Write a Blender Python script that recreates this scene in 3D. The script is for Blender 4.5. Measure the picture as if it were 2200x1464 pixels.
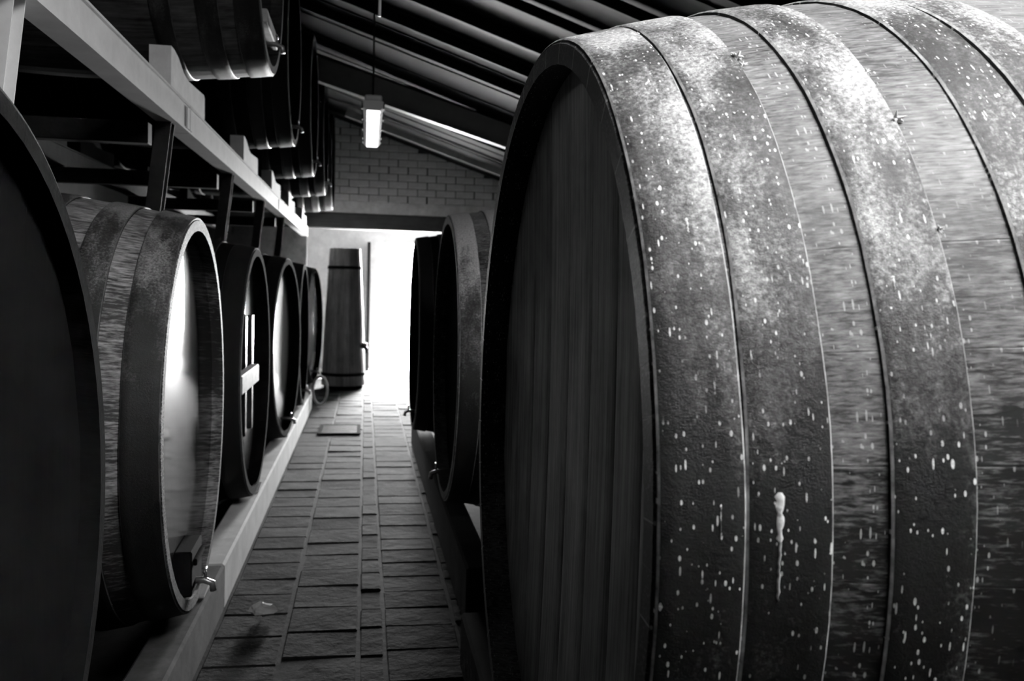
import bpy, math, random
from mathutils import Matrix, Vector
random.seed(7)
S = bpy.context.scene
for o in list(bpy.data.objects): bpy.data.objects.remove(o)
COL = S.collection
H0 = 1.71                      # eye height above the paving
R_, PI = math.radians, math.pi

# ------------------------------------------------------------------ camera
cam_d = bpy.data.cameras.new('camera'); cam = bpy.data.objects.new('camera', cam_d); COL.objects.link(cam)
yaw, pitch, roll = R_(9.485), R_(-3.275), R_(1.5)
F = Vector((math.sin(yaw)*math.cos(pitch), math.cos(yaw)*math.cos(pitch), math.sin(pitch)))
RX = Vector((math.cos(yaw), -math.sin(yaw), 0)); UP = RX.cross(F)
R2 = RX*math.cos(roll) + UP*math.sin(roll); U2 = -RX*math.sin(roll) + UP*math.cos(roll)
m = Matrix((R2, U2, -F)).transposed().to_4x4(); m.translation = (0, 0, H0)
cam.matrix_world = m
cam_d.sensor_width = 36; cam_d.lens = 36*1900/2200; cam_d.clip_start = .02
cam_d.dof.use_dof = True; cam_d.dof.focus_distance = 2.3; cam_d.dof.aperture_fstop = 4.5
S.camera = cam

# ------------------------------------------------------------------ light
W = bpy.data.worlds.new('overcast_sky'); S.world = W; W.use_nodes = True
bg = W.node_tree.nodes['Background']; bg.inputs[0].default_value = (1, 1, 1, 1); bg.inputs[1].default_value = 480.0
def area(name, loc, rot, sx, sy, power, portal=False):
    d = bpy.data.lights.new(name, 'AREA'); d.shape = 'RECTANGLE'; d.size = sx; d.size_y = sy; d.energy = power
    if portal: d.cycles.is_portal = True
    o = bpy.data.objects.new(name, d); COL.objects.link(o); o.location = loc; o.rotation_euler = rot
    return o
ROOF0, SLOPE = 2.80 + H0, .33
def roofz(x): return ROOF0 - SLOPE*x
SKY = (.75, 2.25, -.15, 1.05)     # roof window: x0, x1, y0, y1
sx = (SKY[0]+SKY[1])/2; sy = (SKY[2]+SKY[3])/2
area('roof_window_daylight', (sx, sy, roofz(sx)-.02), (0, math.atan(SLOPE), 0), SKY[1]-SKY[0], SKY[3]-SKY[2], 165)
area('doorway_daylight', (.74, 18.9, 1.31), (R_(-90), 0, 0), .96, 2.62, 1, True)
S.view_settings.view_transform = 'Standard'; S.view_settings.look = 'None'
S.view_settings.gamma = 1; S.view_settings.use_curve_mapping = False
S.view_settings.exposure = -0.22

# ------------------------------------------------------------------ materials
class NT:
    def __init__(s, name):
        s.m = bpy.data.materials.new(name); s.m.use_nodes = True; s.t = s.m.node_tree
        s.b = s.t.nodes['Principled BSDF']
    def n(s, kind, **kw):
        n = s.t.nodes.new('ShaderNode'+kind)
        for k, v in kw.items(): setattr(n, k, v)
        return n
    def l(s, a, b): s.t.links.new(a, b)
    def coord(s, which, scale=(1, 1, 1), loc=(0, 0, 0)):
        c = s.n('TexCoord'); mp = s.n('Mapping'); s.l(c.outputs[which], mp.inputs[0])
        mp.inputs['Scale'].default_value = scale; mp.inputs['Location'].default_value = loc
        return mp.outputs[0]
    def noise(s, vec, scale, detail=4, rough=.6):
        n = s.n('TexNoise'); n.inputs['Scale'].default_value = scale; n.inputs['Detail'].default_value = detail
        n.inputs['Roughness'].default_value = rough
        if vec is not None: s.l(vec, n.inputs['Vector'])
        return n.outputs['Fac']
    def ramp(s, fac, stops):
        r = s.n('ValToRGB'); s.l(fac, r.inputs[0]); e = r.color_ramp.elements
        while len(e) < len(stops): e.new(.5)
        for q, (p, v) in zip(e, stops): q.position = p; q.color = (v, v, v, 1)
        return r.outputs[0]
    def math(s, op, a, b=None, clamp=False):
        n = s.n('Math', operation=op); n.use_clamp = clamp
        for i, v in enumerate((a, b)):
            if v is None: continue
            if isinstance(v, (int, float)): n.inputs[i].default_value = v
            else: s.l(v, n.inputs[i])
        return n.outputs[0]
    def mix(s, fac, a, b, mode='MIX'):
        n = s.n('Mix', data_type='RGBA', blend_type=mode)
        for i, v in ((0, fac), (6, a), (7, b)):
            if isinstance(v, (int, float)): n.inputs[i].default_value = v if i == 0 else (v, v, v, 1)
            else: s.l(v, n.inputs[i])
        return n.outputs[2]
    def rand(s): return s.n('ObjectInfo').outputs['Random']
    def col(s, c): s.l(c, s.b.inputs['Base Color']); return s
    def bump(s, h, strength=.3, dist=.01):
        b = s.n('Bump'); b.inputs['Strength'].default_value = strength; b.inputs['Distance'].default_value = dist
        s.l(h, b.inputs['Height']); s.l(b.outputs[0], s.b.inputs['Normal']); return s
    def set(s, **kw):
        for k, v in kw.items(): s.b.inputs[k.replace('_', ' ')].default_value = v
        return s

def specks(t, su, sv, lo, r0, r1, seed):
    """little pale spatters, longer along v than along u: 0..1"""
    vec = t.coord('UV', (su, sv, 1), (seed, seed*.37, 0))
    v = t.n('TexVoronoi'); v.inputs['Scale'].default_value = 1; t.l(vec, v.inputs['Vector'])
    sep = t.n('SeparateColor'); t.l(v.outputs['Color'], sep.inputs[0])
    pick = t.math('GREATER_THAN', sep.outputs[0], lo)
    size = t.math('MULTIPLY_ADD', sep.outputs[1], r1-r0); size.node.inputs[2].default_value = r0
    spot = t.math('LESS_THAN', v.outputs['Distance'], size)
    return t.math('MULTIPLY', pick, spot)

def top_paling(t, amount, mid):
    """paler where it faces up: settled dust, and painted light on the lit shoulder hoops; returned as an offset for the noise"""
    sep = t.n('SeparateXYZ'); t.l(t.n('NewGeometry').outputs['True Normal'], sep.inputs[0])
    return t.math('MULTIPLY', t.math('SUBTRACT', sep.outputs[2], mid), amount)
def spatter(t, uv):
    clus = t.ramp(t.noise(uv, 4.5, 2), [(.34, 0.), (.52, 1.)])
    s1 = specks(t, 130, 62, .38, .02, .28, 3.1)
    s2 = specks(t, 140, 26, .50, .02, .22, 8.7)
    s3 = specks(t, 60, 24, .88, .05, .19, 5.3)
    return t.math('MULTIPLY', t.math('MAXIMUM', t.math('MAXIMUM', s1, s2), s3), clus)
def mat_hoop(name, dark, dust, spat=True, rough=.6, sett=.20, mid=.52, d0=.44, d1=.66):
    t = NT(name)
    uv = t.coord('UV', (1, 1, 1))
    big = t.noise(t.coord('UV', (6.0, 2.6, 1)), 1, 6, .66)
    fine = t.noise(uv, 110, 3, .75)
    grit = t.noise(uv, 420, 2, .8)
    fac = t.math('ADD', t.math('MULTIPLY', big, .78), t.math('MULTIPLY', fine, .24))
    fac = t.math('ADD', fac, top_paling(t, sett, mid))
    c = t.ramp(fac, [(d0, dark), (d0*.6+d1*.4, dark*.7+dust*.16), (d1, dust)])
    c = t.mix(.6, c, t.ramp(grit, [(.32, .2), (.66, 1.)]), 'MULTIPLY')
    c = t.mix(.6, c, t.ramp(fine, [(.36, .15), (.62, 1.)]), 'MULTIPLY')
    if spat: c = t.mix(spatter(t, uv), c, .9)
    t.col(c).set(Roughness=rough, Metallic=0.0)
    t.b.inputs['Specular IOR Level'].default_value = .35
    h = t.math('ADD', t.math('MULTIPLY', fine, .6), t.math('MULTIPLY', grit, .35))
    return t.bump(h, .6, .005).m

def mat_wood(name, base, light, axis='X', rough=.55, spec=.4, seam=True, bump=.35, streak=60, var=.35, coat=0, sett=0, spat=False):
    """grain runs along the object's own axis"""
    t = NT(name)
    al = max(2, streak*.035)
    sc = {'X': (al, streak, streak), 'Z': (streak, streak, 2), 'Y': (streak, 2, streak)}[axis]
    oc = t.coord('Object', sc); rnd = t.rand()
    off = t.n('Vector'+'Math', operation='ADD'); t.l(oc, off.inputs[0])
    cb = t.n('CombineXYZ')
    for i in range(3): t.l(t.math('MULTIPLY', rnd, 37.+11*i), cb.inputs[i])
    t.l(cb.outputs[0], off.inputs[1])
    g = t.noise(off.outputs[0], 1, 5, .65)
    blot = t.noise(t.n('NewGeometry').outputs['Position'], 3.5, 5, .65)
    f = t.math('ADD', t.math('MULTIPLY', g, .6), t.math('MULTIPLY', blot, .45))
    if sett: f = t.math('ADD', f, top_paling(t, sett, .4))
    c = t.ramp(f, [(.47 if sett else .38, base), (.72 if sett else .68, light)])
    tone = t.math('MULTIPLY_ADD', rnd, var); tone.node.inputs[2].default_value = 1-var*.6
    c = t.mix(1., c, tone, 'MULTIPLY')
    if spat: c = t.mix(t.math('MULTIPLY', spatter(t, t.coord('UV', (1, 1, 1))), .6), c, .6)
    t.col(c).set(Roughness=rough)
    t.b.inputs['Specular IOR Level'].default_value = spec
    if coat: t.b.inputs['Coat Weight'].default_value = coat; t.b.inputs['Coat Roughness'].default_value = .10
    return t.bump(g, bump, .004).m

def mat_plain(name, v, v2, scale=8, rough=.8, spec=.3, metal=0, bump=.3, which='Object'):
    t = NT(name)
    n = t.noise(t.n('NewGeometry').outputs['Position'] if which == 'World' else t.coord(which), scale, 6, .7)
    t.col(t.ramp(n, [(.3, v), (.72, v2)])).set(Roughness=rough, Metallic=metal)
    t.b.inputs['Specular IOR Level'].default_value = spec
    return t.bump(n, bump, .01).m

M = {
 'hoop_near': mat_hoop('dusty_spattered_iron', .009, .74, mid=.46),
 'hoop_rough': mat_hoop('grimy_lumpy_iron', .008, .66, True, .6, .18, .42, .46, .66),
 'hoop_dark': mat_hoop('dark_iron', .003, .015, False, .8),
 'hoop_mid': mat_hoop('sooty_iron', .01, .09, False, .55, 0),
 'hoop_lit': mat_hoop('painted_lit_iron', .03, .80, False, .55, .40, .25),  # shoulder light painted into the colour: paler where the hoop faces up
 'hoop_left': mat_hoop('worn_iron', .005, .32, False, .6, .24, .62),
 'edge': mat_plain('worn_bright_edge', .10, .85, 26, .6, .4, 0, .2),
 'edge_dark': mat_plain('worn_dull_edge', .02, .14, 26, .5, .4, 0, .2),
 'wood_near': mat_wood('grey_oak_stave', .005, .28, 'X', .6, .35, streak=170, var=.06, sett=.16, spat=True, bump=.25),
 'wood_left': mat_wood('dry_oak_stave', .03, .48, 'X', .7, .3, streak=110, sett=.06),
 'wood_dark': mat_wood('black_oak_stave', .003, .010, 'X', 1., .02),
 'wood_mid': mat_wood('sooty_oak_stave', .006, .10, 'X', .6, .25, streak=45),
 'head_near': mat_wood('grey_oak_head', .11, .48, 'Z', .5, .4, streak=55, var=.6),
 'head_gloss': mat_wood('varnished_oak_head', .006, .02, 'Z', .22, .7, bump=.06, streak=30, coat=1.),
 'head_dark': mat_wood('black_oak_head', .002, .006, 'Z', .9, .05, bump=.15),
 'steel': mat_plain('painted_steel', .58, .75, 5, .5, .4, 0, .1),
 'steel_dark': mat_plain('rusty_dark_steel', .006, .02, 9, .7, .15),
 'chock': mat_plain('pale_chock_timber', .65, .85, 9, .7, .3),
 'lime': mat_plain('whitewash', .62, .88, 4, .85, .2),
 'limedark': mat_plain('darker_whitewash', .03, .13, 4, .9, .2),  # darker tone for the two near stretches of low wall
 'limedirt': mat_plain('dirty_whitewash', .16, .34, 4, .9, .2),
 'brick': mat_plain('painted_brick', .50, .75, 7, .85, .25),
 'mortar': mat_plain('mortar', .05, .08, 20, .95, .1),
 'paver': mat_plain('worn_paver', .001, .05, 4, .9, .08, 0, 1., 'World'),
 'soil': mat_plain('dark_floor_bed', .003, .02, 12, .9, .2),
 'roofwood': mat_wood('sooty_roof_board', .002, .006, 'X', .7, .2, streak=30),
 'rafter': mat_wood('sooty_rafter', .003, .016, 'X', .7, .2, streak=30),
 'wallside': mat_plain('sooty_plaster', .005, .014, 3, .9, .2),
 'lintel': mat_wood('dark_lintel_timber', .04, .08, 'X', .8, .2),
 'brass': mat_plain('tarnished_brass', .25, .5, 14, .35, .5, .6, .1),
 'ground': mat_plain('pale_yard_ground', .5, .7, 3, .9),
 'vatwood': mat_wood('pale_vat_stave', .30, .65, 'Z', .4, .5, streak=20),
 'web': mat_plain('dust_web', .8, .95, 30, .9, .1),
 'cable': mat_plain('pale_cable', .8, .9, 10, .5),
 'crossbar': mat_wood('pale_cross_bar', .35, .6, 'X', .6, .3, streak=20),
}
tl = NT('lamp_diffuser'); tl.set(Base_Color=(.25, .25, .25, 1), Roughness=.5)
tl.b.inputs['Emission Color'].default_value = (1, 1, 1, 1); tl.b.inputs['Emission Strength'].default_value = .04
M['diffuser'] = tl.m
tg = NT('roof_glass'); tg.set(Base_Color=(.9, .9, .9, 1), Roughness=.1, Transmission_Weight=1.0); M['glass'] = tg.m

# ------------------------------------------------------------------ mesh helpers
def mesh(name, V, Fc, mat, smooth=False, uv=None):
    me = bpy.data.meshes.new(name); me.from_pydata([tuple(v) for v in V], [], Fc); me.materials.append(M[mat])
    if uv is not None:
        L = me.uv_layers.new(name='UVMap')
        for i, lp in enumerate(me.loops): L.data[i].uv = uv[lp.vertex_index]
    if smooth:
        for p in me.polygons: p.use_smooth = True
    me.update(); return me
def obj(name, me, parent=None, loc=(0, 0, 0), rot=(0, 0, 0), label=None, cat=None, group=None, kind=None):
    o = bpy.data.objects.new(name, me); COL.objects.link(o); o.location = loc; o.rotation_euler = rot
    if parent: o.parent = parent
    for k, v in (('label', label), ('category', cat), ('group', group), ('kind', kind)):
        if v: o[k] = v
    return o
def empty(name, loc, rz=0, label=None, cat=None, group=None):
    o = obj(name, None, None, loc, (0, 0, rz), label, cat, group); o.empty_display_size = .1; return o
class MB:
    def __init__(s): s.v = []; s.f = []
    def add(s, V, Fc):
        k = len(s.v); s.v += [tuple(v) for v in V]; s.f += [tuple(i+k for i in q) for q in Fc]; return s
    def box(s, x0, x1, y0, y1, z0, z1, c=.0):
        """box with chamfered edges when c > 0"""
        if c <= 0:
            V = [(x, y, z) for x in (x0, x1) for y in (y0, y1) for z in (z0, z1)]
            return s.add(V, [(0, 1, 3, 2), (4, 6, 7, 5), (0, 4, 5, 1), (2, 3, 7, 6), (0, 2, 6, 4), (1, 5, 7, 3)])
        import itertools
        V = []; idx = {}
        lo, hi = (x0, y0, z0), (x1, y1, z1)
        for sg in itertools.product((0, 1), repeat=3):
            for ax in range(3):
                p = [0, 0, 0]
                for a in range(3):
                    p[a] = (hi[a] if sg[a] else lo[a])
                    if a != ax: p[a] += -c if sg[a] else c
                # on the face of axis ax
                idx[(sg, ax)] = len(V); V.append(p)
        Fc = []
        for ax in range(3):
            o1, o2 = [a for a in range(3) if a != ax]
            for sd in (0, 1):
                q = []
                for (a, b) in ((0, 0), (1, 0), (1, 1), (0, 1)):
                    sg = [0, 0, 0]; sg[ax] = sd; sg[o1] = a; sg[o2] = b; q.append(idx[(tuple(sg), ax)])
                Fc.append(tuple(q))
            for (a, b) in itertools.product((0, 1), repeat=2):      # edges parallel to ax
                sg0 = [0]*3; sg0[o1] = a; sg0[o2] = b; sg1 = list(sg0); sg1[ax] = 1
                sg0, sg1 = tuple(sg0), tuple(sg1)
                Fc.append((idx[(sg0, o1)], idx[(sg1, o1)], idx[(sg1, o2)], idx[(sg0, o2)]))
        for sg in itertools.product((0, 1), repeat=3):
            Fc.append(tuple(idx[(sg, a)] for a in range(3)))
        return s.add(V, Fc)
    def tube(s, pts, r, n=10, r1=None):
        pts = [Vector(p) for p in pts]; r1 = r if r1 is None else r1; k = len(s.v); m_ = len(pts)
        for i, p in enumerate(pts):
            d = (pts[min(i+1, m_-1)]-pts[max(i-1, 0)]).normalized()
            a = d.orthogonal().normalized() if i == 0 else (a - d*a.dot(d)).normalized()
            b = d.cross(a); rr = r+(r1-r)*i/(m_-1)
            for j in range(n):
                t = 2*PI*j/n; s.v.append(tuple(p+a*math.cos(t)*rr+b*math.sin(t)*rr))
        for i in range(m_-1):
            for j in range(n):
                s.f.append((k+i*n+j, k+i*n+(j+1) % n, k+(i+1)*n+(j+1) % n, k+(i+1)*n+j))
        s.f.append(tuple(k+j for j in range(n))[::-1]); s.f.append(tuple(k+(m_-1)*n+j for j in range(n)))
        return s
    def lathe(s, prof, n=24, c=(0, 0, 0), ax='Z'):
        k = len(s.v)
        for (r, h) in prof:
            for j in range(n):
                t = 2*PI*j/n; a, b = r*math.cos(t), r*math.sin(t)
                p = {'Z': (a, b, h), 'X': (h, a, b), 'Y': (b, h, a)}[ax]
                s.v.append((p[0]+c[0], p[1]+c[1], p[2]+c[2]))
        for i in range(len(prof)-1):
            for j in range(n):
                s.f.append((k+i*n+j, k+i*n+(j+1) % n, k+(i+1)*n+(j+1) % n, k+(i+1)*n+j))
        return s
    def prism(s, prof, x0, x1):
        """profile of (y, z) pushed from x0 to x1"""
        n = len(prof); V = [(x0, y, z) for y, z in prof]+[(x1, y, z) for y, z in prof]
        Fc = [tuple(range(n))[::-1], tuple(range(n, 2*n))]+[(i, (i+1) % n, n+(i+1) % n, n+i) for i in range(n)]
        return s.add(V, Fc)
    def mesh(s, name, mat, smooth=False):
        me = mesh(name, s.v, s.f, mat, smooth)
        import bmesh
        b = bmesh.new(); b.from_mesh(me); bmesh.ops.recalc_face_normals(b, faces=b.faces); b.to_mesh(me); b.free()
        return me
def boxobj(name, x0, x1, y0, y1, z0, z1, mat, parent=None, c=0, **kw):
    cx, cy, cz = (x0+x1)/2, (y0+y1)/2, z0
    return obj(name, MB().box(x0-cx, x1-cx, y0-cy, y1-cy, 0, z1-z0, c).mesh(name, mat), parent, (cx, cy, cz), **kw)

# ------------------------------------------------------------------ the building
floor = boxobj('floor', -4, 4.5, -3, 16.4, -.12, -.008, 'soil', kind='structure')
cols = [(-.70, -.36), (-.36, -.005), (-.005, .12), (.12, .48), (.48, .66)]
pv = {}
for ci, (a, b) in enumerate(cols):
    y = -.5 + ci*.11
    while y < 16.2:
        L = random.choice((.26, .30, .34))
        key = (ci, L)
        if key not in pv: pv[key] = MB().box(-(b-a)/2+.006, (b-a)/2-.006, -L/2+.007, L/2-.007, -.03, .0, .008).mesh('paver', 'paver')
        if y > 1.6:
            obj('paver', pv[key], floor, ((a+b)/2-.25, y+L/2-6.7, .12+random.uniform(-.007, .001)), (random.uniform(-.012, .012), random.uniform(-.014, .014), random.uniform(-.012, .012)))
        y += L

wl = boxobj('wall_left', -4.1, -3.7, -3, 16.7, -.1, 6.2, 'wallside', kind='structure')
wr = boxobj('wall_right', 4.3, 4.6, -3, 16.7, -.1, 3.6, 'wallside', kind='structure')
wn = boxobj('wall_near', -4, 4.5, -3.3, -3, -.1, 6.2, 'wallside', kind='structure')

YB = 16.3
# gable wall with the wide opening, its upper part of coursed bricks
OX0, OX1, OZ = -1.05, 1.40, 1.02+H0
wb = MB().box(-4, OX0, 0, .3, -.1, 6).box(OX1, 4.5, 0, .3, -.1, 6).box(OX0, OX1, 0, .3, OZ+.30, 6)
wall_back = obj('wall_back', wb.mesh('wall_back', 'mortar'), None, (0, YB, 0), kind='structure')
bz0 = OZ+.50; bm_ = {}
boxobj('plaster_band', -1.6, 2.7, -.035, .0, OZ+.28, bz0, 'brick', wall_back)
boxobj('lintel', -1.6, 2.2, -.05, .30, OZ, OZ+.28, 'lintel', wall_back, .01)
row = 0; z = bz0
while z < 5.2:
    x = -1.35+(.17 if row % 2 else 0)
    while x < 2.75:
        if z < roofz(x+.17)-.02:
            w = .345+random.choice((-.012, 0, .01))
            if w not in bm_: bm_[w] = MB().box(-w/2+.005, w/2-.005, -.03, .0, .004, .124, .006).mesh('brick', 'brick')
            obj('brick', bm_[w], wall_back, (x+.17, random.uniform(-.006, .004), z))
        x += .348
    z += .13; row += 1
boxobj('rendered_jamb', OX1, 2.7, -.035, .0, 0, OZ, 'brick', wall_back)
boxobj('rendered_jamb', -1.9, OX0, -.035, .0, 0, OZ, 'limedirt', wall_back)

# bright porch beyond the opening, with the outer doorway
pw = MB().box(-1.5, .26, 2.3, 2.55, -.02, 3.6).box(1.22, 1.8, 2.3, 2.55, -.02, 3.6).box(.26, 1.22, 2.3, 2.55, 2.62, 3.6)
obj('wall_porch', pw.mesh('wall_porch', 'lime'), None, (0, YB, 0), kind='structure')
boxobj('wall_porch_left', -1.7, -1.5, YB+.3, YB+2.55, -.02, 3.6, 'lime', kind='structure')
boxobj('wall_porch_right', 1.8, 2.0, YB+.3, YB+2.55, -.02, 3.6, 'lime', kind='structure')
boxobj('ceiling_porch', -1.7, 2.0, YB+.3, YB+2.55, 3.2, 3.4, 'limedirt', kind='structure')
boxobj('floor_porch', -1.7, 2.0, YB+.1, YB+9, -.12, -.003, 'ground', kind='structure')
d1 = boxobj('door_1', .03, .09, YB+1.45, YB+2.28, .02, 2.58, 'wallside', kind='structure')

# ceiling: lapped boards down the slope, on rafters
ceil = empty('ceiling', (0, 0, ROOF0)); ceil['kind'] = 'structure'
ang = math.atan(SLOPE); cs = math.cos(ang)
def slopebox(name, x0, x1, y0, y1, t0, t1, mat, parent, slope=SLOPE, zz=0, c=0):
    """box lying along the slope; t measured at right angles to it"""
    a = math.atan(slope); L0, L1 = x0/math.cos(a), x1/math.cos(a)
    me = MB().box(0, L1-L0, 0, y1-y0, t0, t1, c).mesh(name, mat)
    return obj(name, me, parent, (x0, y0, -slope*x0+zz), (0, a, 0))
y = -3.0; i = 0
while y < 16.3:
    w = .36
    if SKY[2]-.36 < y < SKY[3]:
        slopebox('roof_board', -3.75, SKY[0], y, y+w+.02, 0, .025, 'roofwood', ceil); slopebox('roof_board', SKY[1], 4.5, y, y+w+.02, 0, .025, 'roofwood', ceil)
    else:
        slopebox('roof_board', -3.75, 4.5, y, y+w-.012, -.012 if i % 2 else 0, .025, 'roofwood', ceil)
    y += w; i += 1
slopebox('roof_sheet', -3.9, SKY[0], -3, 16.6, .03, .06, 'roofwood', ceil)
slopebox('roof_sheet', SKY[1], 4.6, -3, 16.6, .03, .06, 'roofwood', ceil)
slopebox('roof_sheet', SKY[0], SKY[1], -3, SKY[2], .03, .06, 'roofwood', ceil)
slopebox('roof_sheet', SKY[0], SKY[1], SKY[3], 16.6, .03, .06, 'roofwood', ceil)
for ry in (2.6, 4.2, 5.6, 6.5, 7.3, 8.15, 9.0, 9.8, 12.2, 13.1, 15.2):
    slopebox('rafter', -3.75, 4.4, ry, ry+.04, -.10, -.013, 'rafter', ceil, c=.008)
slopebox('wall_plate', -.3, 4.2, 14.5, 14.6, -.21, -.10, 'brick', ceil, c=.01)
# roof window
win = empty('window_1', (SKY[0], SKY[2], roofz(SKY[0]))); win['kind'] = 'structure'; win.rotation_euler = (0, ang, 0)
lx, ly = (SKY[1]-SKY[0])/cs, SKY[3]-SKY[2]
obj('window_frame', MB().box(-.05, 0, -.05, ly+.05, -.02, .1).box(lx, lx+.05, -.05, ly+.05, -.02, .1).box(0, lx, -.05, 0, -.02, .1).box(0, lx, ly, ly+.05, -.02, .1).mesh('window_frame', 'rafter'), win)
obj('pane', MB().box(0, lx, 0, ly, .06, .066).mesh('pane', 'glass'), win)

# deep steel tie beam across the aisle
tb = empty('roof_tie_beam', (0, 11.67, 0), 0, 'deep dark steel roof beam sloping across the aisle, its lower flange lit', 'beam')
def tie(name, z0, z1, y0, y1, mat):
    me = MB().add([(x, y, z) for x in (-2.0, 3.2) for y in (y0, y1) for z in (H0+2.41-.292*x+z0, H0+2.41-.292*x+z1)],
                  [(0, 1, 3, 2), (4, 6, 7, 5), (0, 4, 5, 1), (2, 3, 7, 6), (0, 2, 6, 4), (1, 5, 7, 3)]).mesh(name, mat)
    obj(name, me, tb)
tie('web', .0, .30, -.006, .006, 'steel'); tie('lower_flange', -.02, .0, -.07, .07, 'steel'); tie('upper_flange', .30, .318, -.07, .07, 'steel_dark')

# ------------------------------------------------------------------ casks
def profile(Rh, b, L): return lambda s: Rh + 4*b*(s/L)*(1-s/L)
STV, HOOP, HEAD = {}, {}, {}
def stave_mesh(Rh, b, L, N, mat):
    key = (Rh, b, L, N, mat)
    if key in STV: return STV[key]
    pr = profile(Rh, b, L); V = []; uv = []; Fc = []; ns = 16; th = .048
    half = PI/N-.0002/Rh
    angs = (-half, -half*.975, 0, half*.975, half)
    ss = [0, .004]+[L*k/ns for k in range(1, ns)]+[L-.004, L]
    nr = len(angs)*2
    for k, s_ in enumerate(ss):
        e = .003 if k in (0, len(ss)-1) else 0
        for j, t in enumerate(angs):
            r = pr(s_)-(.0003 if j in (0, 4) else 0)-e
            V.append((s_, math.sin(t)*r, math.cos(t)*r)); uv.append((s_, t*Rh))
        for j, t in enumerate(reversed(angs)):
            r = pr(s_)-th
            V.append((s_, math.sin(t)*r, math.cos(t)*r)); uv.append((s_, t*Rh))
    for k in range(len(ss)-1):
        for j in range(nr):
            Fc.append((k*nr+j, k*nr+(j+1) % nr, (k+1)*nr+(j+1) % nr, (k+1)*nr+j))
    n0 = (len(ss)-1)*nr
    for q in range(4):
        Fc.append((q, nr-1-q, nr-2-q, q+1)); Fc.append((n0+q, n0+q+1, n0+nr-2-q, n0+nr-1-q))
    mb = MB(); mb.v = V; mb.f = Fc
    me = mb.mesh('stave', mat)
    L_ = me.uv_layers.new(name='UVMap')
    for i_, lp in enumerate(me.loops): L_.data[i_].uv = uv[lp.vertex_index]
    STV[key] = me; return me
def hoop_mesh(Rh, b, L, s0, s1, mat, n=120, t=.008, seed=0):
    key = (Rh, b, L, s0, s1, mat, seed)
    if key in HOOP: return HOOP[key]
    rg = random.Random(seed*977+int(s0*1000)); pr = profile(Rh, b, L)
    ph = [rg.uniform(0, 6.28) for _ in range(6)]; V = []; uv = []; Fc = []
    def wob(a, q): return .0022*math.sin(2*a+ph[q])+.0012*math.sin(7*a+ph[q+1])+.0005*math.sin(23*a+ph[q+2])
    for j in range(n+1):
        a = 2*PI*j/n; w0, w1 = wob(a, 0), wob(a, 3)
        lift = .0012*math.sin(3*a+ph[1])+.0008*math.sin(11*a+ph[4])
        a0, a1 = s0+w0, s1+w1
        if s0 < .01: a0 = s0+abs(w0)*.4
        for k, (s_, h) in enumerate(((a0, -.002), (a0, t*.6), (a0+.003, t), (a0*.75+a1*.25, t), ((a0+a1)/2, t), (a0*.25+a1*.75, t), (a1-.003, t), (a1, t*.6), (a1, -.002))):
            r = pr(min(max(s_, 0), L))+h+(lift if h > 0 else 0)
            V.append((s_, math.sin(a)*r, math.cos(a)*r)); uv.append((s_+seed*1.7, a*Rh))
    m_ = 9
    for j in range(n):
        for k in range(m_-1): Fc.append((j*m_+k, j*m_+k+1, (j+1)*m_+k+1, (j+1)*m_+k))
    me = mesh('hoop', V, [f_[::-1] for f_ in Fc], mat, True, uv)
    me.polygons.foreach_set('use_smooth', [k % (m_-1) in (2, 3, 4, 5) for k in range(len(me.polygons))])
    me.materials.append(M['edge' if mat in ('hoop_near', 'hoop_rough', 'hoop_lit') else 'edge_dark'])
    me.polygons.foreach_set('material_index', [1 if k % (m_-1) in (1, 6) else 0 for k in range(len(me.polygons))])
    HOOP[key] = me; return me
def head_meshes(Rin, rec, dish, edges, mat):
    key = (Rin, rec, dish, tuple(edges), mat)
    if key in HEAD: return HEAD[key]
    out = []
    for y0, y1 in zip(edges[:-1], edges[1:]):
        y0 = max(y0, -Rin+.004); y1 = min(y1, Rin-.004); g = .0025 if mat == 'head_near' else .0004; nu, nv = 6, 26
        V = []; Fc = []
        def colm(ii, deep):
            yy = y0+g+(y1-y0-2*g)*((0, .025, .33, .67, .975, .99, 1)[ii] if mat == 'head_near' else ii/nu); zz = math.sqrt(max(Rin*Rin-yy*yy, 1e-6))
            chamf = .006 if mat == 'head_near' and ii in (0, nu) else 0
            for j in range(nv+1):
                z_ = -zz+2*zz*j/nv; V.append((rec+dish*(1-(yy*yy+z_*z_)/(Rin*Rin))+deep+chamf, yy, z_))
        def strip(c0):
            for j in range(nv):
                a_ = c0*(nv+1)+j; Fc.append((a_, a_+1, a_+nv+2, a_+nv+1))
        for ii in range(nu+1): colm(ii, 0)
        for c0 in range(nu): strip(c0)
        nf = len(Fc)                                   # the edges have vertices of their own
        colm(0, .022); colm(0, 0); strip(nu+1); colm(nu, 0); colm(nu, .022); strip(nu+3)
        me = mesh('head_board', V, Fc, mat, True)
        out.append(me)
    HEAD[key] = out; return out

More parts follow.
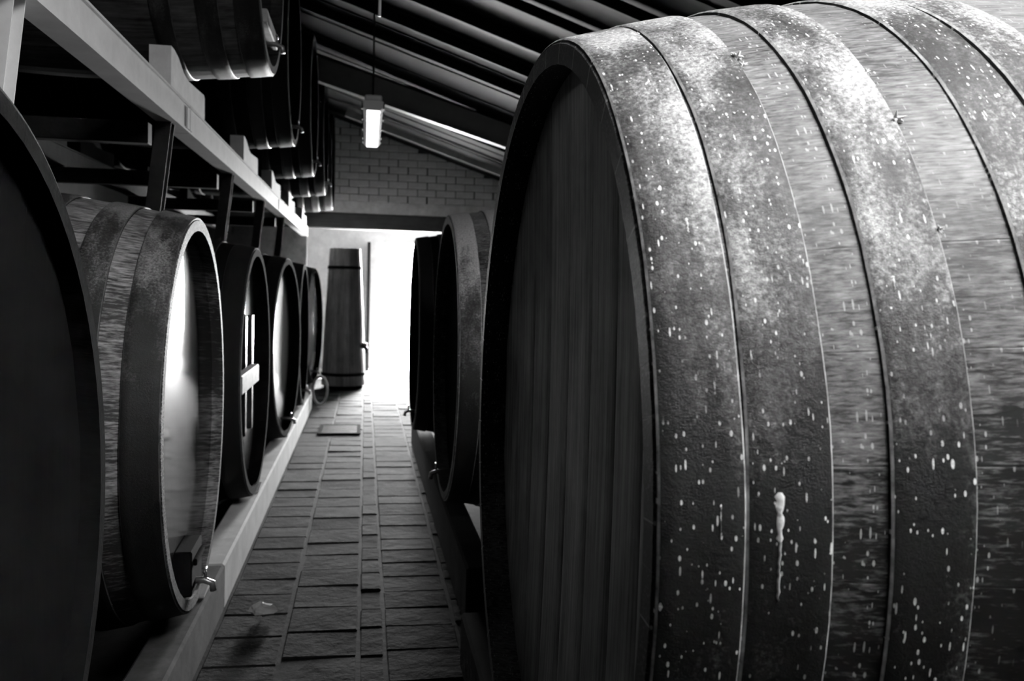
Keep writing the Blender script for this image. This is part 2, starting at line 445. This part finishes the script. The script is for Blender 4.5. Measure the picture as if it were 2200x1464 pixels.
def cask(label, x, yc, zbot, Rh, b, L, N, faces, hoops, edges, wood, hoopm, headm, rec=.085, dish=.05, group=None, seed=0, roll_=0, extra=None, turn=0):
    """faces +1: head turned to +x, -1: to -x. Base = lowest point of the head rim."""
    c = empty('oak_cask', (x, yc, zbot), (PI if faces > 0 else 0)+turn, label, 'cask', group)
    sm = stave_mesh(Rh, b, L, N, wood)
    for k in range(N): obj('stave', sm, c, (0, 0, Rh), (2*PI*(k+.5)/N+roll_, 0, 0))
    hm = hoopm if isinstance(hoopm, (list, tuple)) else [hoopm]*len(hoops)
    for k, (s0, s1) in enumerate(hoops):
        obj('hoop', hoop_mesh(Rh, b, L, s0, s1, hm[k], seed=seed+k), c, (0, 0, Rh))
    Rin = Rh+4*b*(rec/L)*(1-rec/L)-.05
    for me in head_meshes(Rin, rec, dish, edges, headm): obj('head_board', me, c, (0, 0, Rh))
    obj('rear_head', MB().lathe([(Rin, L-.08), (Rin*.5, L-.10), (.001, L-.11)], 40, ax='X').mesh('rear_head', 'wood_dark'), c, (0, 0, Rh))
    if extra: extra(c, Rh, Rin)
    return c

# -- the big near cask on the right
RB, LB = 1.0, 2.4
zb = H0-.41-RB
hs = [(.003, .126), (.130, .248), (.328, .445), (.558, .672), (.678, .79)]
hs += [(LB-b_, LB-a_) for a_, b_ in hs[:3]]
def big_extra(c, Rh, Rin):
    pr = profile(1., .17, LB)
    def on(s, th, lift=.008):      # th measured from the top towards the camera side
        r = pr(s)+lift; return Vector((s, -math.sin(th)*r, RB+math.cos(th)*r))
    # long lime drip and a few thick spatters
    def drip(s, t0, t1, w, nm='lime_drip'):
        rg = random.Random(int(s*999)); V = []; Fc = []; n = 26
        for k in range(n+1):
            f_ = k/n; th = t0+(t1-t0)*f_
            ww = w*(1.0 if f_ < .15 else (.75 if f_ < .45 else .32))*rg.uniform(.6, 1.2)*(0.4 if k == 0 else 1)*(.3 if k == n else 1)
            o_ = rg.uniform(-.15, .15)*w
            V += [on(s-ww+o_, th, .0075), on(s+o_, th, .0105), on(s+ww+o_, th, .0075)]
        for k in range(n):
            for q in (0, 1): Fc.append((k*3+q, k*3+q+1, k*3+q+4, k*3+q+3))
        obj(nm, MB().add(V, Fc).mesh(nm, 'web', True), c)
    drip(.172, R_(83), R_(91.5), .006); drip(.047, R_(108), R_(112), .004); drip(.075, R_(59), R_(60.5), .006)
    drip(.36, R_(66), R_(67.2), .004); drip(.09, R_(84), R_(87), .0022); drip(.21, R_(100), R_(103), .002); drip(.40, R_(97), R_(100), .002)
    # cobweb tufts caught on hoop edges
    for (s, th, r, sd) in ((.250, R_(37), .012, 1), (.447, R_(50), .014, 2), (.447, R_(62), .008, 3), (.25, R_(39), .007, 4), (.447, R_(43), .007, 5), (.197, R_(47), .006, 6), (.12, R_(25), .005, 7)):
        rg = random.Random(sd); mb = MB(); p = on(s, th, .006)
        for k in range(14):
            d = Vector((rg.uniform(-1, 1), rg.uniform(-.8, .5), rg.uniform(-.9, .6))).normalized()
            mb.tube([p, p+d*r*.6, p+d*r*rg.uniform(.9, 1.5)], r*.34, 5, .0006)
        obj('cobweb_tuft', mb.mesh('cobweb_tuft', 'web', True), c)
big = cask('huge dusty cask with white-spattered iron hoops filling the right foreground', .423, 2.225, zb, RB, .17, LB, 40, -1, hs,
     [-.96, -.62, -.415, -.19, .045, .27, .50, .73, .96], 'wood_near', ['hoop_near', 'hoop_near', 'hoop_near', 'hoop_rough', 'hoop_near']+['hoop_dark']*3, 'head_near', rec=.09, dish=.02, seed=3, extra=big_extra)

# -- lower left row
def cross(c, Rh, Rin):
    obj('cross_bar', MB().box(-.0, .06, -.12, Rin*.93, -.06, .06, .008).mesh('cross_bar', 'crossbar'), c, (.0, 0, Rh-.02))
    for yy in (-.17, .17):
        obj('manhole_batten', MB().box(.05, .085, -.035, .035, -.4, .4, .006).mesh('manhole_batten', 'head_gloss'), c, (.0, yy, Rh-.02))
def tap(c, x, y, z):
    t_ = obj('tap', MB().tube([(.06, 0, 0), (-.03, 0, 0), (-.065, 0, -.015), (-.07, 0, -.05)], .015, 10).mesh('tap', 'brass', True), c, (x, y, z))
    obj('tap_handle', MB().tube([(-.035, 0, .01), (-.035, 0, .04)], .007, 8).tube([(-.035, -.035, .045), (-.035, 0, .047), (-.035, .035, .045)], .007, 8).mesh('tap_handle', 'brass', True), t_)
def gate(c, Rh, Rin):
    d = obj('tap_door', MB().box(.005, .08, -.14, .14, .0, .20, .006).mesh('tap_door', 'head_dark'), c, (0, 0, .06))
    obj('door_bar', MB().box(-.012, .004, -.11, .11, .0, .03, .004).mesh('door_bar', 'wood_dark'), d, (0, 0, .13))
    tap(c, .0, .03, .1)
def smalltap(c, Rh, Rin): tap(c, 0, 0, .16)
# -- two more casks further along the right row
h2 = [(.003, .12), (.20, .31), (.42, .52), (1.48, 1.58), (1.69, 1.80), (1.88, 1.997)]
E8 = [-.9, -.58, -.34, -.11, .12, .35, .58, .9]
cask('mid-distance cask behind the huge right cask, shoulder hoops painted as if lit', .50, 5.60, H0-.41-.92, .89, .10, 2.0, 32, -1, h2, E8, 'wood_near', ['hoop_lit']*2+['hoop_left']*4, 'head_dark', seed=20, extra=smalltap)
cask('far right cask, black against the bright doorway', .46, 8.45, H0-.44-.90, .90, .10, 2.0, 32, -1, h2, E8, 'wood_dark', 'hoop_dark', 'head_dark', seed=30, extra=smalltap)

RL, LL = .82, 2.2
h3 = [(.003, .135), (.215, .33), (.455, .56), (1.64, 1.745), (1.87, 1.985), (2.065, 2.197)]
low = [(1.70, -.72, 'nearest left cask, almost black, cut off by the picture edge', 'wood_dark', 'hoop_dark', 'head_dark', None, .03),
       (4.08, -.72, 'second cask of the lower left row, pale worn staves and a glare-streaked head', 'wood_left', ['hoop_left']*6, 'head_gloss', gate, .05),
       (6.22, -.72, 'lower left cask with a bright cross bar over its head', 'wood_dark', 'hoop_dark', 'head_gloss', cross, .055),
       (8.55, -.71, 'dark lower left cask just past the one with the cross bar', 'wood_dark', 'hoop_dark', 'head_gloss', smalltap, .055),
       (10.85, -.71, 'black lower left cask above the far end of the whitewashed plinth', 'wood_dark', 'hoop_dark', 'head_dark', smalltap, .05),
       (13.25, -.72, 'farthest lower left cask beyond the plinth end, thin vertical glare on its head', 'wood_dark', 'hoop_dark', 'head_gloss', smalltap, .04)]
EL = [-.8, -.52, -.31, -.10, .11, .32, .53, .8]
for i, (yc, x, lab, wd, hp, hd, ex, ds) in enumerate(low):
    RL = (.945, .85, .83, .83, .83, .83)[i]
    cask(lab, x, yc, H0-(1.49 if i == 0 else 1.43), RL, .11, LL, 32, 1, h3, [-.95]+EL[1:-1]+[.95] if i == 0 else EL, wd, hp, hd, rec=.055, dish=ds, group='casks of the lower left row', seed=40+i*7, extra=ex, turn=R_((0, 1.5, 0, -4, 0, -5)[i]))

# -- upper left row on the steel beams
RU = .78
def lowbar(c, Rh, Rin):
    obj('cross_bar', MB().box(-.01, .06, -.30, .30, -.04, .04, .006).mesh('cross_bar', 'crossbar'), c, (0, 0, .24)); smalltap(c, Rh, Rin)
up = [(5.55, -.58, 'nearest cask on the upper rack, pale bar and tap low on its head', 'head_gloss', lowbar),
      (8.35, -.66, 'second cask along the upper rack', 'head_dark', smalltap),
      (10.6, -.61, 'third cask along the upper rack', 'head_gloss', smalltap),
      (12.75, -.57, 'fourth cask along the upper rack', 'head_gloss', smalltap),
      (15.3, -.56, 'last cask on the upper rack, against the brick gable wall', 'head_dark', None)]
for i, (yc, x, lab, hd, ex) in enumerate(up):
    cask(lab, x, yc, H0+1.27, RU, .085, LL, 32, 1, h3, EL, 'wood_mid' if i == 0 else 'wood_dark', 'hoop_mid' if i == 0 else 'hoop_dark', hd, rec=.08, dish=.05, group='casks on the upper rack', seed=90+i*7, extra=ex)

# ------------------------------------------------------------------ supports
BX = -1.07
ZP = H0-1.43-.036
boxobj('plinth', -.86, -.70, 2.86, 4.70, 0, ZP, 'limedark', None, .012, label='darker stretch of low wall under the second lower left cask', cat='plinth')
boxobj('plinth', -.86, -.70, -1.0, 2.85, 0, ZP-.06, 'limedark', None, .012, label='darker lower stretch of low wall under the black nearest left cask', cat='plinth')
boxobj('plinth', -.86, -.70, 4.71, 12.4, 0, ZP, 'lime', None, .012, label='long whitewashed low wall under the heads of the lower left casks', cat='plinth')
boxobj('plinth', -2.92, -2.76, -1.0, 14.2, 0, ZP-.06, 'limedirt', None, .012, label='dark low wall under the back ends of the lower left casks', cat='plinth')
boxobj('cask_cradle', -.90, -.76, 12.85, 13.65, 0, ZP-.01, 'lime', None, .012, label='separate pale masonry block under the farthest lower left cask', cat='plinth')
boxobj('plinth', .45, .58, .9, 3.9, 0, zb-.050, 'wallside', None, .012, label='dark low wall under the head of the huge right cask', cat='plinth')
boxobj('plinth', .52, .66, 4.3, 9.6, 0, H0-1.34-.05, 'wallside', None, .012, label='dark low wall under the two farther right casks', cat='plinth')
boxobj('plinth', 2.66, 2.80, .9, 3.9, 0, zb-.052, 'wallside', None, .012, label='dark low wall under the back end of the huge right cask', cat='plinth')
boxobj('plinth', 2.30, 2.42, 4.3, 9.6, 0, H0-1.34-.052, 'wallside', None, .012, label='dark low wall under the back ends of the farther right casks', cat='plinth')

def ibeam(x, y0, y1, label, mat='steel', grp=None):
    z1 = H0+1.02; z0 = H0+.86; e = empty('steel_beam', (x, (y0+y1)/2, z0), 0, label, 'beam', grp); h = (y1-y0)/2-.004
    obj('web', MB().box(.025, .040, -h, h, .010, .150).mesh('web', mat), e)
    obj('lower_flange', MB().box(-.06, .05, -h, h, 0, .010).mesh('lower_flange', mat), e)
    obj('upper_flange', MB().box(-.06, .05, -h, h, .150, .160).mesh('upper_flange', mat), e)
    for yy in (-h+.03, h-.03):
        obj('end_plate', MB().box(.040, .048, -.03, .03, .02, .14).mesh('end_plate', mat), e, (0, yy, 0))
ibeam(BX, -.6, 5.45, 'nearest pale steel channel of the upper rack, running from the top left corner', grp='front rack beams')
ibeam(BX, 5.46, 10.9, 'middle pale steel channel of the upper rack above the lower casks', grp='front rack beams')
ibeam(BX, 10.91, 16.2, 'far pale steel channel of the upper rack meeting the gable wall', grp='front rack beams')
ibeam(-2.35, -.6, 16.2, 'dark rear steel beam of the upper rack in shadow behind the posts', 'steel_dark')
posts = [2.96, 5.13, 7.38, 9.63, 11.95]
plab = ['leaning pale steel post at the left picture edge', 'dark steel post rising behind the second lower cask', 'dark steel post third along the front of the rack', 'dark steel post fourth along the front of the rack', 'dark steel post farthest along the front of the rack']
for i, y in enumerate(posts):
    z0 = H0-1.405; hgt = H0+.86-z0; lean = .26
    p = empty('rack_post', (BX-.02-lean, y, z0), 0, plab[i], 'post', 'front rack posts')
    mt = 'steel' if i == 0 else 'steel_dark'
    def leanbox(x0, x1, y0, y1, za, zb_):
        V = [(x+lean*z/hgt, yy, z) for x in (x0, x1) for yy in (y0, y1) for z in (za, zb_)]
        return V
    FB = [(0, 1, 3, 2), (4, 6, 7, 5), (0, 4, 5, 1), (2, 3, 7, 6), (0, 2, 6, 4), (1, 5, 7, 3)]
    obj('web', MB().add(leanbox(-.005, .005, -.04, .04, 0, hgt), FB).mesh('web', mt), p)
    for yy in (-.046, .04): obj('flange', MB().add(leanbox(-.04, .04, yy, yy+.006, 0, hgt), FB).mesh('flange', mt), p)
    obj('base_plate', MB().box(-.08, .08, -.08, .08, 0, .012).mesh('base_plate', 'steel_dark'), p)
    cb = boxobj('rack_crossbeam', -2.40, BX-.10, y-.045, y+.045, H0+.74, H0+.855, 'steel_dark', None, .004,
                label=['dark crossbeam behind the leaning pale post', 'dark crossbeam above the second lower cask', 'dark crossbeam behind the third rack post', 'dark crossbeam behind the fourth rack post', 'dark crossbeam at the farthest rack post'][i], cat='beam', group='rack crossbeams')
# saddles that hold the upper casks on the front beam
for i, (yc, x, *_r) in enumerate(up):
    ya, yb = yc-.62, yc+.36; e = H0+1.022
    prof = [(ya, 0), (yb, 0), (yb, .135), (yb-.03, .15), (yb-.30, .135), (ya+.46, .125), (ya+.33, .14), (ya+.18, .19), (ya+.08, .205), (ya, .205)]
    prof = [(a-ya, b) for a, b in prof]
    obj('saddle_chock', MB().prism(prof, -.06, .05).mesh('saddle_chock', 'chock'), None, (BX, ya, e), label='%s pale timber saddle on the front rack beam' % ['nearest', 'second', 'third', 'fourth', 'farthest'][i], cat='chock', group='saddles on the front rack beam')
    prof2 = [(0, 0), (.98, 0), (.98, .13), (.46, .11), (.1, .19), (0, .19)]
    obj('saddle_chock', MB().prism(prof2, -.05, .05)  .mesh('saddle_chock', 'wood_dark'), None, (-2.35, ya, e), label='%s dark saddle on the rear rack beam' % ['nearest', 'second', 'third', 'fourth', 'farthest'][i], cat='chock', group='saddles on the rear rack beam')

# ------------------------------------------------------------------ upright vat by the door
vat = empty('upright_vat', (-.34, 15.0, 0), 0, 'tall tapered upright vat with a tap, beside the bright doorway', 'vat')
n = 20; hh = 2.32; rb, rt = .36, .25
for k in range(n):
    a0, a1 = 2*PI*(k+.03)/n, 2*PI*(k+.97)/n; V = []
    for z_, r in ((.06, rb), (hh*.5, (rb+rt)/2+.012), (hh, rt)):
        for a in (a0, (a0+a1)/2, a1): V.append((math.cos(a)*r, math.sin(a)*r, z_))
        for a in (a1, a0): V.append((math.cos(a)*(r-.03), math.sin(a)*(r-.03), z_))
    Fc = [(i*5+j, i*5+(j+1) % 5, (i+1)*5+(j+1) % 5, (i+1)*5+j) for i in range(2) for j in range(5)]+[(0, 4, 3, 2, 1), (10, 11, 12, 13, 14)]
    obj('stave', MB().add(V, Fc).mesh('stave', 'vatwood'), vat)
for z_ in (.22, 1.98):
    r = rb+(rt-rb)*(z_-.06)/(hh-.06)+.008
    obj('hoop', MB().lathe([(r, z_), (r+.008, z_), (r+.006, z_+.05), (r-.002, z_+.05), (r, z_)], 28).mesh('hoop', 'hoop_dark', False), vat)
obj('lid', MB().lathe([(.001, hh-.05), (rt-.03, hh-.05), (rt-.03, hh-.08), (.001, hh-.08)], 28).mesh('lid', 'wood_near'), vat)
obj('bottom', MB().lathe([(.001, .0), (rb-.04, .0), (rb-.035, .12), (.001, .12)], 28).mesh('bottom', 'wood_dark'), vat)
obj('tap', MB().tube([(.26, -.14, .70), (.34, -.18, .70), (.38, -.20, .68), (.385, -.203, .60)], .03, 10).lathe([(.0, 0), (.05, 0), (.05, .05), (0, .05)], 12, (.34, -.18, .72)).mesh('tap', 'brass', True), vat)

# ------------------------------------------------------------------ ceiling lamp
lamp = empty('strip_lamp', (.04, 7.38, H0+1.43), 0, 'pale fluorescent strip lamp with a ribbed cover hanging over the aisle', 'lamp')
obj('housing', MB().box(-.07, .07, 0, 1.95, .075, .125, .01).mesh('housing', 'steel'), lamp)
V = []; Fc = []; nn = 40
for k in range(nn+1):
    y = 1.95*k/nn; s = 1. if k % 4 else .93
    V += [(-.085*s, y, .075), (-.08*s, y, .02), (-.055*s, y, .0), (.055*s, y, .0), (.08*s, y, .02), (.085*s, y, .075)]
for k in range(nn):
    for j in range(5): Fc.append((k*6+j, k*6+j+1, (k+1)*6+j+1, (k+1)*6+j))
Fc += [(0, 1, 2, 3, 4, 5), tuple(nn*6+j for j in range(6))[::-1]]
obj('diffuser', MB().add(V, Fc).mesh('diffuser', 'diffuser'), lamp)
for y in (.12, .6, 1.1, 1.6, 1.85):
    for sx_ in (-1, 1): obj('clip', MB().box(sx_*.088-.006, sx_*.088+.006, y-.02, y+.02, .03, .09).mesh('clip', 'steel_dark'), lamp)
for y in (.25, 1.7):
    obj('hanging_rod', MB().tube([(0, y, .12), (0, y, roofz(0)-H0-1.43-.02)], .006, 8).mesh('hanging_rod', 'steel_dark'), lamp)
obj('hanging_cable', MB().tube([(.05, 4.6, roofz(.05)-.03), (.052, 4.6, roofz(.05)-.6), (.048, 4.6, H0+1.36)], .008, 8).mesh('hanging_cable', 'cable', True), None,
    label='thin pale cable dangling from the roof above the aisle', cat='cable')

# ------------------------------------------------------------------ small things on and by the floor
for i, (yc, *_r) in enumerate(low[1:5]):
    w = [(0, 0), (.18, 0), (.18, .034), (0, .008)]
    obj('oak_wedge', MB().prism(w, -.05, .05).mesh('oak_wedge', 'chock'), None, (-.765, yc+.12, ZP+.001),
        label='pale wedge under the %s' % ['second lower left cask', 'lower left cask with the cross bar', 'cask just past the cross-barred one', 'cask at the far end of the whitewashed wall'][i], cat='wedge', group='wedges under the lower left casks')
rg = random.Random(5); V = []; n = 10
for i in range(6):
    ph = PI*(.08+.84*i/5)
    for j in range(n):
        t = 2*PI*j/n; q = rg.uniform(.6, 1.15)
        V.append((.075*math.sin(ph)*math.cos(t)*q, .055*math.sin(ph)*math.sin(t)*q, max(.035+.035*math.cos(ph)*q, .0)))
Fc = [(i*n+j, i*n+(j+1) % n, (i+1)*n+(j+1) % n, (i+1)*n+j) for i in range(5) for j in range(n)]+[tuple(range(n))[::-1], tuple(5*n+j for j in range(n))]
obj('crumpled_paper', MB().add(V, Fc).mesh('crumpled_paper', 'chock'), None, (-.50, 4.60, .002), label='crumpled pale scrap lying on the paving beside the low wall', cat='scrap')
dr = empty('floor_drain', (-.27, 10.6, .002), 0, 'dark iron drain grate set in the paving far down the aisle', 'drain')
obj('frame', MB().box(-.24, .24, -.34, -.30, 0, .012).box(-.24, .24, .30, .34, 0, .012).box(-.24, -.20, -.30, .30, 0, .012).box(.20, .24, -.30, .30, 0, .012).mesh('frame', 'wood_dark'), dr)
obj('sump', MB().box(-.20, .20, -.30, .30, 0, .002).mesh('sump', 'wood_dark'), dr)
for k in range(8): obj('bar', MB().box(-.20, .20, -.27+k*.072, -.245+k*.072, .002, .010).mesh('bar', 'steel_dark'), dr)

pts = []
for k in range(40):
    a = 2*PI*k/13; pts.append((-.60+.10*math.cos(a), 12.56+.02*k/40, .26+.20*math.sin(a)))
obj('coiled_hose', MB().tube([(p[0], p[1], p[2]-.02+.0) for p in pts], .018, 8).mesh('coiled_hose', 'lime', True), None, label='pale hose coiled upright against the end of the whitewashed wall', cat='hose')
